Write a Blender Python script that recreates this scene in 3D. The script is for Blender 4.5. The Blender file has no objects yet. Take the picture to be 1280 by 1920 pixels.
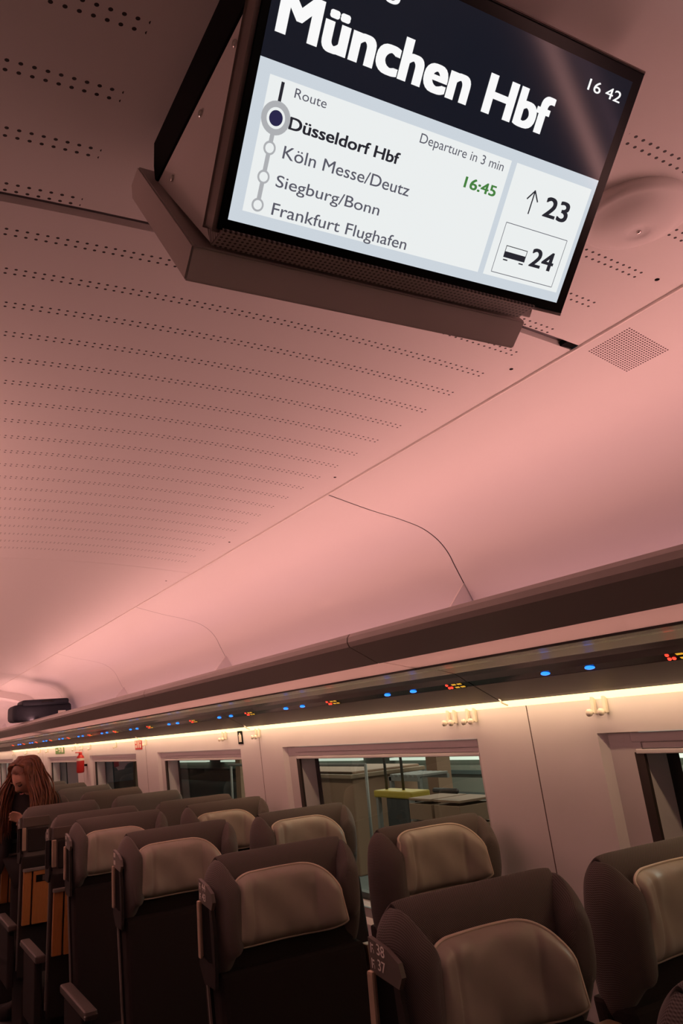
import bpy, bmesh, math, random
from mathutils import Vector, Matrix
random.seed(7)
S = bpy.context.scene
COL = S.collection
PI = math.pi
H = 1.65                                   # eye height above the coach floor

# ------------------------------------------------------------------ camera
cam = bpy.data.cameras.new('camera')
cam.sensor_fit = 'VERTICAL'; cam.sensor_height = 24.0; cam.lens = 1500.0/1920.0*24.0
cam.clip_start = 0.05; cam.clip_end = 200
camo = bpy.data.objects.new('camera', cam); COL.objects.link(camo)
def cam_axes():
    f = 1500.0; a = (-892.0, 475.0); s = math.tan(math.radians(-5.0))
    dY = Vector((a[0], a[1], f)).normalized()
    x = (-f*f - a[1]*(a[1]-s*a[0]))/(a[0]+a[1]*s)
    dX = Vector((x, a[1]+s*(x-a[0]), f)).normalized()
    dZ = dX.cross(dY)
    return dX, dY, dZ
AX = cam_axes()
right = Vector([d[0] for d in AX]); down = Vector([d[1] for d in AX]); fwd = Vector([d[2] for d in AX])
M = Matrix((right, -down, -fwd)).transposed().to_4x4()
M.translation = Vector((0, 0, H))
camo.matrix_world = M
S.camera = camo
def ray(px, py):
    return right*(px-640)+down*(py-960)+fwd*1500.0

# ------------------------------------------------------------------ view, world
S.view_settings.view_transform = 'Standard'; S.view_settings.look = 'None'
S.view_settings.gamma = 1.0; S.view_settings.exposure = 0.0
S.view_settings.use_curve_mapping = False
W = bpy.data.worlds.new('night'); S.world = W; W.use_nodes = True
W.node_tree.nodes['Background'].inputs[0].default_value = (0.02, 0.03, 0.035, 1)
W.node_tree.nodes['Background'].inputs[1].default_value = 0.3

# ------------------------------------------------------------------ lights
def area(name, loc, target, sx, sy, power, color, along_y=True, spread=PI):
    l = bpy.data.lights.new(name, 'AREA'); l.shape = 'RECTANGLE'
    l.size = sx; l.size_y = sy; l.energy = power; l.color = color; l.spread = spread
    o = bpy.data.objects.new(name, l); COL.objects.link(o)
    d = (Vector(target)-Vector(loc)).normalized()
    z = -d; y = Vector((0, 1, 0)) if along_y else Vector((1, 0, 0))
    x = y.cross(z).normalized(); y = z.cross(x)
    m = Matrix((x, y, z)).transposed().to_4x4(); m.translation = Vector(loc)
    o.matrix_world = m
    return o
PINK = (1.0, 0.475, 0.415); ROSE = (1.0, 0.50, 0.58); WARM = (1.0, 0.64, 0.38)
area('cove_light_right', (1.445, 6.5, H+.245), (1.480, 6.5, H+.64), .03, 17, 7.5, PINK, spread=math.radians(112))
area('cove_light_front', (1.345, 6.5, H+.273), (1.12, 6.5, H+.72), .03, 17, 28, PINK, spread=math.radians(178))
area('cove_fill_back', (1.70, 6.5, H+.150), (1.70, 6.5, H+.60), .03, 17, 9, ROSE)  # extra fill strip, added to brighten the lower cove above the rack
area('cove_light_left', (-.465, 8.4, H+.273), (-.24, 8.4, H+.72), .03, 13.2, 104, PINK, spread=math.radians(178))
area('wall_strip_light_right', (1.822, 6.5, H+.034), (1.835, 6.5, H-.4), .012, 17, 15, WARM)
area('platform_lamp', (8.0, 8, 3.6), (8.0, 8, 0), .3, 14, 620, (.95, 1.0, .86))
area('platform_fill_near', (3.1, 9, 3.4), (4.6, 9, 0), .3, 14, 120, (1.0, .93, .78))  # unseen fill, added to brighten the crate sides that face the train

# ------------------------------------------------------------------ materials
def mat(name, col, rough=.5, metal=0.0, emit=None, estr=1.0, bump=None, spec=.5, coat=0.0, var=0.0, vscale=20):
    m = bpy.data.materials.new(name); m.use_nodes = True
    nt = m.node_tree; b = nt.nodes['Principled BSDF']
    b.inputs['Base Color'].default_value = (*col, 1)
    b.inputs['Roughness'].default_value = rough
    b.inputs['Metallic'].default_value = metal
    b.inputs['Specular IOR Level'].default_value = spec
    b.inputs['Coat Weight'].default_value = coat
    b.inputs['Coat Roughness'].default_value = .05
    if emit:
        b.inputs['Emission Color'].default_value = (*emit, 1)
        b.inputs['Emission Strength'].default_value = estr
    if var or bump:
        tc = nt.nodes.new('ShaderNodeTexCoord')
        nz = nt.nodes.new('ShaderNodeTexNoise'); nz.inputs['Scale'].default_value = vscale
        nz.inputs['Detail'].default_value = 3
        nt.links.new(tc.outputs['Object'], nz.inputs['Vector'])
        if var:
            mx = nt.nodes.new('ShaderNodeMix'); mx.data_type = 'RGBA'
            mx.inputs[6].default_value = (*[c*(1-var) for c in col], 1)
            mx.inputs[7].default_value = (*[min(1, c*(1+var)) for c in col], 1)
            nt.links.new(nz.outputs['Fac'], mx.inputs[0])
            nt.links.new(mx.outputs[2], b.inputs['Base Color'])
        if bump:
            bp = nt.nodes.new('ShaderNodeBump'); bp.inputs['Strength'].default_value = bump
            bp.inputs['Distance'].default_value = .01
            nt.links.new(nz.outputs['Fac'], bp.inputs['Height'])
            nt.links.new(bp.outputs['Normal'], b.inputs['Normal'])
    return m
def math_node(nt, op, a, b=None, c=None):
    n = nt.nodes.new('ShaderNodeMath'); n.operation = op
    for i, v in enumerate((a, b, c)):
        if v is None: continue
        if hasattr(v, 'links') or hasattr(v, 'node'): nt.links.new(v, n.inputs[i])
        else: n.inputs[i].default_value = v
    return n.outputs[0]

PANEL = (.74, .69, .67)
def dotted_panel(name, row0, gap):
    """painted ceiling sheet with double lines of drilled holes every 11 cm"""
    m = mat(name, PANEL, .55)
    nt = m.node_tree; b = nt.nodes['Principled BSDF']
    tc = nt.nodes.new('ShaderNodeTexCoord'); sp = nt.nodes.new('ShaderNodeSeparateXYZ')
    nt.links.new(tc.outputs['Object'], sp.inputs[0])
    X, Y = sp.outputs[0], sp.outputs[1]
    mn = lambda *a: math_node(nt, *a)
    p = .0147; r = .0026
    fx = mn('SUBTRACT', mn('FRACT', mn('DIVIDE', mn('ADD', X, 5.0), p)), .5)
    fx = mn('MULTIPLY', fx, p)
    v = mn('MULTIPLY', mn('FRACT', mn('DIVIDE', mn('ADD', mn('SUBTRACT', Y, row0), 11.03), .11)), .11)   # row sits at v = .03
    v1 = mn('SUBTRACT', v, .03); v2 = mn('SUBTRACT', v, .0447)
    dv = mn('MINIMUM', mn('ABSOLUTE', v1), mn('ABSOLUTE', v2))
    d = mn('SQRT', mn('ADD', mn('MULTIPLY', fx, fx), mn('MULTIPLY', dv, dv)))
    hole = mn('LESS_THAN', d, r)
    inx = mn('MULTIPLY', mn('GREATER_THAN', X, -.26), mn('LESS_THAN', X, 1.14))
    if gap:
        inx = mn('MULTIPLY', inx, mn('SUBTRACT', 1.0, mn('MULTIPLY', mn('GREATER_THAN', X, gap[0]), mn('LESS_THAN', X, gap[1]))))
    hole = mn('MULTIPLY', hole, inx)
    hole = mn('MULTIPLY', hole, mn('LESS_THAN', Y, 3.30))
    mx = nt.nodes.new('ShaderNodeMix'); mx.data_type = 'RGBA'
    mx.inputs[6].default_value = (*PANEL, 1); mx.inputs[7].default_value = (.012, .006, .006, 1)
    nt.links.new(hole, mx.inputs[0]); nt.links.new(mx.outputs[2], b.inputs['Base Color'])
    return m
def grille_panel():
    m = mat('cove_with_grille', PANEL, .5)
    nt = m.node_tree; b = nt.nodes['Principled BSDF']
    tc = nt.nodes.new('ShaderNodeTexCoord'); sp = nt.nodes.new('ShaderNodeSeparateXYZ')
    nt.links.new(tc.outputs['Object'], sp.inputs[0]); X, Y = sp.outputs[0], sp.outputs[1]
    mn = lambda *a: math_node(nt, *a)
    p = .0062; r = .0019
    fx = mn('MULTIPLY', mn('SUBTRACT', mn('FRACT', mn('DIVIDE', mn('SUBTRACT', X, 1.255), p)), .5), p)
    fy = mn('MULTIPLY', mn('SUBTRACT', mn('FRACT', mn('DIVIDE', mn('SUBTRACT', Y, .932), p)), .5), p)
    d = mn('SQRT', mn('ADD', mn('MULTIPLY', fx, fx), mn('MULTIPLY', fy, fy)))
    hole = mn('LESS_THAN', d, r)
    for a, op, v in ((X, 'GREATER_THAN', 1.255), (X, 'LESS_THAN', 1.255+p*18), (Y, 'GREATER_THAN', .932), (Y, 'LESS_THAN', .932+p*18)):
        hole = mn('MULTIPLY', hole, mn(op, a, v))
    mx = nt.nodes.new('ShaderNodeMix'); mx.data_type = 'RGBA'
    mx.inputs[6].default_value = (*PANEL, 1); mx.inputs[7].default_value = (.05, .012, .012, 1)
    nt.links.new(hole, mx.inputs[0]); nt.links.new(mx.outputs[2], b.inputs['Base Color'])
    return m
def knit(name, dark, light):
    m = mat(name, dark, .9, spec=.2)
    nt = m.node_tree; b = nt.nodes['Principled BSDF']
    tc = nt.nodes.new('ShaderNodeTexCoord'); sp = nt.nodes.new('ShaderNodeSeparateXYZ')
    nt.links.new(tc.outputs['UV'], sp.inputs[0])
    mn = lambda *a: math_node(nt, *a)
    k = 2*PI/.0046
    sx = mn('SINE', mn('MULTIPLY', sp.outputs[0], k))
    sz = mn('SINE', mn('MULTIPLY', sp.outputs[1], k))
    h = mn('MULTIPLY', mn('ADD', mn('MULTIPLY', sx, sz), 1.0), .5)
    mx = nt.nodes.new('ShaderNodeMix'); mx.data_type = 'RGBA'
    mx.inputs[6].default_value = (*dark, 1); mx.inputs[7].default_value = (*light, 1)
    nt.links.new(h, mx.inputs[0]); nt.links.new(mx.outputs[2], b.inputs['Base Color'])
    bp = nt.nodes.new('ShaderNodeBump'); bp.inputs['Strength'].default_value = .5; bp.inputs['Distance'].default_value = .0015
    nt.links.new(h, bp.inputs['Height']); nt.links.new(bp.outputs['Normal'], b.inputs['Normal'])
    b.inputs['Sheen Weight'].default_value = .15
    return m
def perforated(name, col, p, r):
    m = mat(name, col, .5)
    nt = m.node_tree; b = nt.nodes['Principled BSDF']
    tc = nt.nodes.new('ShaderNodeTexCoord'); sp = nt.nodes.new('ShaderNodeSeparateXYZ')
    nt.links.new(tc.outputs['Object'], sp.inputs[0])
    mn = lambda *a: math_node(nt, *a)
    fx = mn('MULTIPLY', mn('SUBTRACT', mn('FRACT', mn('DIVIDE', mn('ADD', sp.outputs[0], 5), p)), .5), p)
    fy = mn('MULTIPLY', mn('SUBTRACT', mn('FRACT', mn('DIVIDE', mn('ADD', sp.outputs[1], 5), p)), .5), p)
    hole = mn('LESS_THAN', mn('SQRT', mn('ADD', mn('MULTIPLY', fx, fx), mn('MULTIPLY', fy, fy))), r)
    mx = nt.nodes.new('ShaderNodeMix'); mx.data_type = 'RGBA'
    mx.inputs[6].default_value = (*col, 1); mx.inputs[7].default_value = (.02, .012, .01, 1)
    nt.links.new(hole, mx.inputs[0]); nt.links.new(mx.outputs[2], b.inputs['Base Color'])
    return m
def glass_mat(name, tint, ior):
    m = bpy.data.materials.new(name); m.use_nodes = True; nt = m.node_tree
    for n in list(nt.nodes): nt.nodes.remove(n)
    out = nt.nodes.new('ShaderNodeOutputMaterial'); mx = nt.nodes.new('ShaderNodeMixShader')
    t = nt.nodes.new('ShaderNodeBsdfTransparent'); t.inputs[0].default_value = (*tint, 1)
    g = nt.nodes.new('ShaderNodeBsdfGlossy'); g.inputs['Roughness'].default_value = .01
    fr = nt.nodes.new('ShaderNodeFresnel'); fr.inputs['IOR'].default_value = ior
    nt.links.new(fr.outputs[0], mx.inputs[0]); nt.links.new(t.outputs[0], mx.inputs[1]); nt.links.new(g.outputs[0], mx.inputs[2])
    nt.links.new(mx.outputs[0], out.inputs[0]); return m
def frosted(name, col):
    m = bpy.data.materials.new(name); m.use_nodes = True; nt = m.node_tree
    for n in list(nt.nodes): nt.nodes.remove(n)
    out = nt.nodes.new('ShaderNodeOutputMaterial'); mx = nt.nodes.new('ShaderNodeMixShader'); mx.inputs[0].default_value = .12
    t = nt.nodes.new('ShaderNodeBsdfTranslucent'); t.inputs[0].default_value = (*col, 1)
    g = nt.nodes.new('ShaderNodeBsdfPrincipled'); g.inputs['Base Color'].default_value = (*col, 1); g.inputs['Roughness'].default_value = .25
    nt.links.new(t.outputs[0], mx.inputs[1]); nt.links.new(g.outputs[0], mx.inputs[2])
    nt.links.new(mx.outputs[0], out.inputs[0]); return m
def wood_mat(name, c1, c2):
    m = mat(name, c1, .4); nt = m.node_tree; b = nt.nodes['Principled BSDF']
    tc = nt.nodes.new('ShaderNodeTexCoord'); mp = nt.nodes.new('ShaderNodeMapping')
    mp.inputs['Scale'].default_value = (18, 18, 2)
    nz = nt.nodes.new('ShaderNodeTexNoise'); nz.inputs['Scale'].default_value = 6; nz.inputs['Detail'].default_value = 5
    mx = nt.nodes.new('ShaderNodeMix'); mx.data_type = 'RGBA'
    mx.inputs[6].default_value = (*c1, 1); mx.inputs[7].default_value = (*c2, 1)
    nt.links.new(tc.outputs['Object'], mp.inputs[0]); nt.links.new(mp.outputs[0], nz.inputs['Vector'])
    nt.links.new(nz.outputs['Fac'], mx.inputs[0]); nt.links.new(mx.outputs[2], b.inputs['Base Color'])
    return m

m_panel = mat('painted_panel', PANEL, .5)
m_dots_front = dotted_panel('ceiling_dots_front', .91, (.225, .86))
m_dots_mid = dotted_panel('ceiling_dots_mid', 1.127, None)
m_cove = mat('cove_paint', PANEL, .42)
m_grille = grille_panel()
m_wall = mat('wall_paint', (.80, .76, .77), .55, var=.03, vscale=6)
m_wall_low = mat('wall_lower', (.30, .26, .25), .7)
m_floor = mat('carpet', (.03, .026, .026), .95, var=.3, vscale=160)
m_groove = mat('groove_grey', (.16, .14, .15), .5)
m_black = mat('black_gap', (.005, .004, .004), .9, spec=.1)
m_rail = mat('rail_grey', (.26, .22, .205), .35, spec=.4)
m_soffit = mat('soffit_grey', (.13, .112, .108), .14, spec=.4)
m_soffit2 = mat('soffit_lower', (.13, .11, .105), .4)
m_strip_black = mat('display_strip', (.006, .005, .005), .15)
m_frost = frosted('frosted_shelf', (.97, .93, .88))
m_led = mat('led_strip', (.9, .85, .6), .4, emit=(1.0, .83, .38), estr=1.7)
m_red = mat('red_lamp', (.3, .01, .01), .3, emit=(1.0, .03, .015), estr=3.5)
m_amber = mat('amber_digits', (.3, .2, .01), .3, emit=(1.0, .50, .03), estr=.75)
m_blue = mat('blue_lamp', (.02, .05, .3), .3, emit=(.02, .20, 1.0), estr=2.2)
m_housing = mat('housing_taupe', (.46, .39, .37), .45)
m_housing_d = mat('housing_brown', (.22, .165, .15), .4)
m_side = mat('housing_side', (.78, .70, .68), .5)
m_chin = perforated('speaker_chin', (.30, .23, .21), .0058, .0016)
m_bezel = mat('bezel_black', (.003, .003, .003), .2, spec=.12)
def scr(n, c, s=1.0): return mat(n, (.01, .01, .01), .1, emit=c, estr=s, spec=.15)
m_s_head = scr('screen_navy', (.0075, .009, .016))
m_s_edge = scr('screen_pale_blue', (.60, .66, .72))
m_s_white = scr('screen_white', (.83, .86, .86))
m_s_text = scr('screen_white_text', (.95, .95, .95))
m_s_grey = scr('screen_grey_text', (.10, .10, .13))
m_s_dark = scr('screen_dark_text', (.02, .02, .028))
m_s_navy = scr('screen_dot', (.022, .02, .07))
m_s_green = scr('screen_green_text', (.06, .22, .05))
m_s_line = scr('screen_grey_line', (.42, .43, .45))
m_knit = knit('knit_fabric', (.048, .038, .035), (.205, .172, .158))
m_leather = mat('taupe_leather', (.36, .305, .26), .40, bump=.35, vscale=9, spec=.45, var=.12)
m_piping = mat('leather_piping', (.66, .54, .44), .45)
m_dark = mat('seat_dark_fabric', (.022, .017, .016), .92, spec=.15)
m_shell = mat('seat_shell', (.026, .021, .020), .65, spec=.15)
m_plate = mat('plate_brown', (.105, .078, .066), .35)
m_handle = mat('handle_bronze', (.55, .40, .30), .35, metal=.6)
m_number = mat('number_print', (.92, .88, .82), .5)
m_armpad = mat('armrest_pad', (.07, .052, .046), .5)
m_chrome = mat('chrome', (.7, .66, .63), .2, metal=1)
m_wood = wood_mat('wood_panel', (.36, .135, .045), (.50, .20, .07))
m_console = wood_mat('console_wood', (.16, .10, .06), (.24, .15, .09))
m_trim = mat('trim_strip', (.20, .165, .15), .4)
m_hook = mat('hook_cream', (.80, .72, .62), .4)
m_pane = glass_mat('window_glass', (.84, .84, .79), 1.5)
m_winframe = mat('window_reveal', (.62, .58, .58), .5)
m_winblack = mat('window_black_edge', (.008, .008, .008), .3)
m_redpaint = mat('red_paint', (.50, .015, .015), .35)
m_sign_red = mat('sign_red', (.55, .02, .02), .5)
m_sign_green = mat('sign_green', (.12, .28, .06), .5)
m_sign_white = mat('sign_white', (.75, .7, .6), .5)
m_bag = mat('bag_navy', (.012, .014, .024), .8, bump=.3, vscale=60)
m_skin = mat('skin', (.46, .235, .17), .5)
m_hair = mat('auburn_hair', (.13, .036, .010), .42, var=.75, vscale=28)
m_coat = mat('dark_coat', (.014, .010, .010), .85)
m_brown_top = mat('brown_jacket', (.05, .028, .020), .8)

# ------------------------------------------------------------------ object helpers
def tag(o, label=None, cat=None, group=None, kind=None):
    if label: o['label'] = label
    if cat: o['category'] = cat
    if group: o['group'] = group
    if kind: o['kind'] = kind
    return o
def empty(name, loc=(0, 0, 0), rz=0):
    o = bpy.data.objects.new(name, None); COL.objects.link(o)
    o.location = loc; o.rotation_euler = (0, 0, rz); o.empty_display_size = .1
    return o
def mesh_obj(name, verts, faces, material, parent=None, smooth=False, mats=None):
    me = bpy.data.meshes.new(name); me.from_pydata([tuple(v) for v in verts], [], faces)
    me.materials.append(material)
    me.update()
    bm = bmesh.new(); bm.from_mesh(me); bmesh.ops.recalc_face_normals(bm, faces=bm.faces); bm.to_mesh(me); bm.free()
    if smooth:
        for p in me.polygons: p.use_smooth = True
    o = bpy.data.objects.new(name, me); COL.objects.link(o)
    if parent: o.parent = parent
    return o
def bm_obj(name, bm, material, parent=None, smooth=False):
    me = bpy.data.meshes.new(name)
    bmesh.ops.recalc_face_normals(bm, faces=bm.faces)
    bm.to_mesh(me); bm.free(); me.materials.append(material)
    if smooth:
        for p in me.polygons: p.use_smooth = True
    o = bpy.data.objects.new(name, me); COL.objects.link(o)
    if parent: o.parent = parent
    return o
def add_box(bm, x0, x1, y0, y1, z0, z1, bev=0.0, seg=2, xf=None):
    g = bmesh.ops.create_cube(bm, size=1)
    vs = g['verts']
    for v in vs:
        v.co = Vector(((x0+x1)/2+v.co.x*(x1-x0), (y0+y1)/2+v.co.y*(y1-y0), (z0+z1)/2+v.co.z*(z1-z0)))
        if xf: v.co = xf(v.co)
    if bev > 0:
        es = list({e for v in vs for e in v.link_edges})
        bmesh.ops.bevel(bm, geom=es, offset=bev, segments=seg, profile=.6, affect='EDGES')
def box(name, x0, x1, y0, y1, z0, z1, material, parent=None, bev=0.0, xf=None):
    bm = bmesh.new(); add_box(bm, x0, x1, y0, y1, z0, z1, bev, 2, xf)
    return bm_obj(name, bm, material, parent, smooth=False)
def add_tube(bm, pts, r, n=8, caps=True, closed=False):
    pts = [Vector(p) for p in pts]; N = len(pts)
    rr = r if isinstance(r, (list, tuple)) else [r]*N
    rings = []
    prev = None
    for i, p in enumerate(pts):
        if closed: t = pts[(i+1) % N]-pts[i-1]
        else: t = pts[min(i+1, N-1)]-pts[max(i-1, 0)]
        t = t.normalized() if t.length > 1e-9 else Vector((0, 0, 1))
        if prev is None:
            a = Vector((0, 0, 1)) if abs(t.z) < .9 else Vector((1, 0, 0))
            u = t.cross(a).normalized()
        else:
            u = (prev-t*prev.dot(t)).normalized()
        prev = u; w = t.cross(u)
        rings.append([bm.verts.new(p+(u*math.cos(2*PI*k/n)+w*math.sin(2*PI*k/n))*rr[i]) for k in range(n)])
    for i in range(N if closed else N-1):
        a, b = rings[i], rings[(i+1) % N]
        for k in range(n): bm.faces.new((a[k], a[(k+1) % n], b[(k+1) % n], b[k]))
    if caps and not closed:
        bm.faces.new(rings[0][::-1]); bm.faces.new(rings[-1])
def tube(name, pts, r, material, parent=None, n=8, closed=False):
    bm = bmesh.new(); add_tube(bm, pts, r, n, True, closed)
    return bm_obj(name, bm, material, parent, smooth=True)
def add_extrude_xz(bm, poly, y0, y1):
    a = [bm.verts.new((x, y0, z)) for x, z in poly]; b = [bm.verts.new((x, y1, z)) for x, z in poly]
    n = len(poly)
    for i in range(n): bm.faces.new((a[i], a[(i+1) % n], b[(i+1) % n], b[i]))
    bm.faces.new(a[::-1]); bm.faces.new(b)
def prism_xz(name, poly, y0, y1, material, parent=None, bev=0):
    bm = bmesh.new(); add_extrude_xz(bm, poly, y0, y1)
    if bev: bmesh.ops.bevel(bm, geom=list(bm.edges), offset=bev, segments=2, affect='EDGES')
    return bm_obj(name, bm, material, parent)
def sheet_xz(name, prof, y0, y1, material, parent=None, thick=0.0, ny=1, smooth=True):
    """a strip of section prof [(x,z)..] swept along Y"""
    vs, fs = [], []
    n = len(prof)
    for j in range(ny+1):
        y = y0+(y1-y0)*j/ny
        vs += [(x, y, z) for x, z in prof]
    for j in range(ny):
        for i in range(n-1): fs.append((j*n+i, j*n+i+1, (j+1)*n+i+1, (j+1)*n+i))
    return mesh_obj(name, vs, fs, material, parent, smooth)
def lathe(bm, prof, origin, axis='z', n=32):
    rings = []
    for r, h in prof:
        ring = []
        for k in range(n):
            a = 2*PI*k/n
            if axis == 'z': p = Vector((r*math.cos(a), r*math.sin(a), h))
            elif axis == 'x': p = Vector((h, r*math.cos(a), r*math.sin(a)))
            ring.append(bm.verts.new(Vector(origin)+p))
        rings.append(ring)
    for a, b in zip(rings, rings[1:]):
        for k in range(n): bm.faces.new((a[k], a[(k+1) % n], b[(k+1) % n], b[k]))
    bm.faces.new(rings[0]); bm.faces.new(rings[-1][::-1])
def subsurf(o, lv=1):
    md = o.modifiers.new('subdivision', 'SUBSURF'); md.levels = lv; md.render_levels = lv
    return o
def copy_tree(o, parent=None):
    c = o.copy(); COL.objects.link(c); c.parent = parent
    for ch in list(o.children): copy_tree(ch, c)
    return c
def catmull(pts, per):
    out = []
    P = [Vector(p) for p in pts]
    for i in range(len(P)-1):
        p0 = P[max(i-1, 0)]; p1 = P[i]; p2 = P[i+1]; p3 = P[min(i+2, len(P)-1)]
        for k in range(per):
            t = k/per
            out.append(.5*((2*p1)+(p2-p0)*t+(2*p0-5*p1+4*p2-p3)*t*t+(3*p1-p0-3*p2+p3)*t**3))
    out.append(P[-1]); return out

# text: a flat mesh of letters, in (x = along baseline, y = up), cap height measured from "H"
def text_mesh(body):
    cu = bpy.data.curves.new('txt', 'FONT'); cu.body = body; cu.resolution_u = 5
    o = bpy.data.objects.new('txt', cu); COL.objects.link(o)
    bpy.context.view_layer.update()
    dg = bpy.context.evaluated_depsgraph_get()
    me = bpy.data.meshes.new_from_object(o.evaluated_get(dg))
    vs = [v.co.copy() for v in me.vertices]; fs = [tuple(p.vertices) for p in me.polygons]
    bpy.data.objects.remove(o); bpy.data.curves.remove(cu); bpy.data.meshes.remove(me)
    return vs, fs
_h, _ = text_mesh('H'); CAP0, CAP1 = min(v.y for v in _h), max(v.y for v in _h)
def text_on(name, body, O, U, V, N, u0, u1, v0, cap, material, parent=None, bold=0.0, lift=.0004, slope=0.0):
    """bold: how far the strokes are fattened, as a share of the cap height"""
    vs, fs = text_mesh(body)
    xs = [v.x for v in vs]; g = bold*cap
    sx = (u1-u0-2*g)/(max(xs)-min(xs)); sy = (cap-2*g*.6)/(CAP1-CAP0)
    out, faces = [], []
    shifts = [(0, 0)]
    if bold:
        shifts = [(g*k, .45*g*j) for k in (-1, -.5, 0, .5, 1) for j in (-1, 1)]
    for q, (dx, dy) in enumerate(shifts):
        n0 = len(out)
        for v in vs:
            a = u0+g+(v.x-min(xs))*sx+dx; b = v0+.6*g+(v.y-CAP0)*sy+dy+slope*(a-u0)
            out.append(O+U*a+V*b+N*(lift+q*.000002))
        faces += [tuple(i+n0 for i in f) for f in fs]
    return mesh_obj(name, out, faces, material, parent)

# ------------------------------------------------------------------ coach shell
YB, YE = -1.9, 15.2
XC = .44
def ceil_z(x): return H+.762-.0802*(x-XC)**2
def wx(z): return 1.88+.06*(H-z)                    # the side wall leans in towards the top
def mir(x): return 2*XC-x
tag(box('floor', -1.15, 2.05, YB, YE, -.05, 0, m_floor), kind='structure')

def ceil_panel(name, y0, y1, material):
    prof = [(-.35+1.58*i/24, ceil_z(-.35+1.58*i/24)) for i in range(25)]
    prof2 = prof + [(x, z+.012) for x, z in reversed(prof)]
    bm = bmesh.new(); add_extrude_xz(bm, prof2, y0, y1)
    return tag(bm_obj(name, bm, material), kind='structure')
ceil_panel('ceiling', YB, 1.040, m_dots_front)
ceil_panel('ceiling.001', 1.062, 3.408, m_dots_mid)
ceil_panel('ceiling.002', 3.411, 5.856, m_panel)
ceil_panel('ceiling.003', 5.859, 8.30, m_panel)
ceil_panel('ceiling.004', 8.303, YE, m_panel)
bk = [(-.35+1.58*i/24, ceil_z(-.35+1.58*i/24)+.0125) for i in range(25)]
bm = bmesh.new(); add_extrude_xz(bm, bk+[(x, z+.01) for x, z in reversed(bk)], YB, YE)
tag(bm_obj('trim_1', bm, m_groove), kind='structure')
tag(box('trim_2', 1.196, 1.228, 1.041, 1.061, ceil_z(1.22)+.002, ceil_z(1.22)+.012, m_black), kind='structure')
# light bead along the ceiling edge
for i, sgn in ((3, 1), (4, -1)):
    x = 1.231 if sgn > 0 else mir(1.231)
    tag(box('trim_%d' % i, x-.0025, x+.0025, YB, YE, H+.7075, H+.7125, mat('bead_%d' % i, (.85, .78, .74), .3)), kind='structure')

COVE = [(1.235, .711), (1.383, .671), (1.48, .650), (1.527, .638), (1.572, .625), (1.607, .610), (1.643, .587), (1.672, .560),
        (1.695, .528), (1.712, .492), (1.745, .425), (1.788, .340), (1.84, .235), (1.872, .165), (1.88, .10)]
covex = catmull([(x, 0, z) for x, z in COVE], 4)
cov = [(p.x, H+p.z) for p in covex]
seams = [YB, -.045, 2.135, 4.335, 6.535, 8.735, 10.0, 12.2, YE]
k = 0
for a, b in zip(seams, seams[1:]):
    nm = 'wall_right_cove' if k == 0 else 'wall_right_cove.%03d' % k
    tag(sheet_xz(nm, cov, a+.0025, b-.0025, m_grille if k == 1 else m_cove), kind='structure'); k += 1
tag(sheet_xz('wall_right_cove_back', [(x+.006, z+.006) for x, z in cov], YB, YE, m_groove), kind='structure')
tag(sheet_xz('wall_left_cove', [(mir(x), z) for x, z in cov], YB, YE, m_cove), kind='structure')
tag(box('wall_left', -1.06, -1.0, YB, YE, 0, H+.12, m_wall), kind='structure')
bm = bmesh.new()
add_extrude_xz(bm, [(-1.0, H+.05), (-.44, H+.20), (-.40, H+.26), (-.46, H+.26), (-1.0, H+.12)], YB, YE)
tag(bm_obj('wall_left_rack', bm, m_rail), kind='structure')
tag(box('wall_front', -1.2, 2.1, YB-.06, YB, 0, 2.5, m_wall), kind='structure')
tag(box('wall_back', -1.2, 2.1, YE, YE+.06, 0, 2.5, m_wall), kind='structure')
# portal at the far end of the saloon: a rib that follows the cove and the ceiling edge
port = [(1.05, ceil_z(1.05)), (1.23, H+.71)] + cov[4:44]
port_in = [(1.02, ceil_z(1.02)-.05), (1.20, H+.64), (1.42, H+.585), (1.52, H+.55), (1.58, H+.51), (1.62, H+.45), (1.69, H+.33), (1.74, H+.23)]
bm = bmesh.new(); add_extrude_xz(bm, port+port_in[::-1], 10.05, 10.3)
tag(bm_obj('trim_5', bm, m_panel), kind='structure')

# right wall with window openings
WP = 2.176
WIN = [(.168+WP*i, 1.78+WP*i) for i in range(-1, 7)]
ys = sorted({YB, YE} | {v for w in WIN for v in w if YB < v < YE})
zs = [0, .36, .80, 1.558, 1.70]
wall_v, wall_f = [], []
def quad(pts):
    i = len(wall_v); wall_v.extend(pts); wall_f.append(tuple(range(i, i+len(pts))))
def inside(y, z): return any(a < y < b for a, b in WIN) and .80 < z < 1.558
for y0, y1 in zip(ys, ys[1:]):
    for z0, z1 in zip(zs, zs[1:]):
        if z0 < .36 or inside((y0+y1)/2, (z0+z1)/2): continue
        quad([(wx(z0), y0, z0), (wx(z0), y1, z0), (wx(z1), y1, z1), (wx(z1), y0, z1)])
D1 = .022
for a, b in WIN:
    bev = .02
    for (p, q) in (((a, .80), (b, .80)), ((b, .80), (b, 1.558)), ((b, 1.558), (a, 1.558)), ((a, 1.558), (a, .80))):
        ins = lambda yz: (yz[0]+(bev if yz[0] == a else -bev), yz[1]+(0 if yz[1] > 1 else bev))
        p2, q2 = ins(p), ins(q)
        quad([(wx(p[1]), p[0], p[1]), (wx(q[1]), q[0], q[1]), (wx(q2[1])+D1, q2[0], q2[1]), (wx(p2[1])+D1, p2[0], p2[1])])
o = mesh_obj('wall_right', wall_v, wall_f, m_wall); tag(o, kind='structure')
tag(box('baseboard_right', wx(.2)-.012, wx(.2)+.03, YB, YE, 0, .37, m_wall_low), kind='structure')
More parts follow.
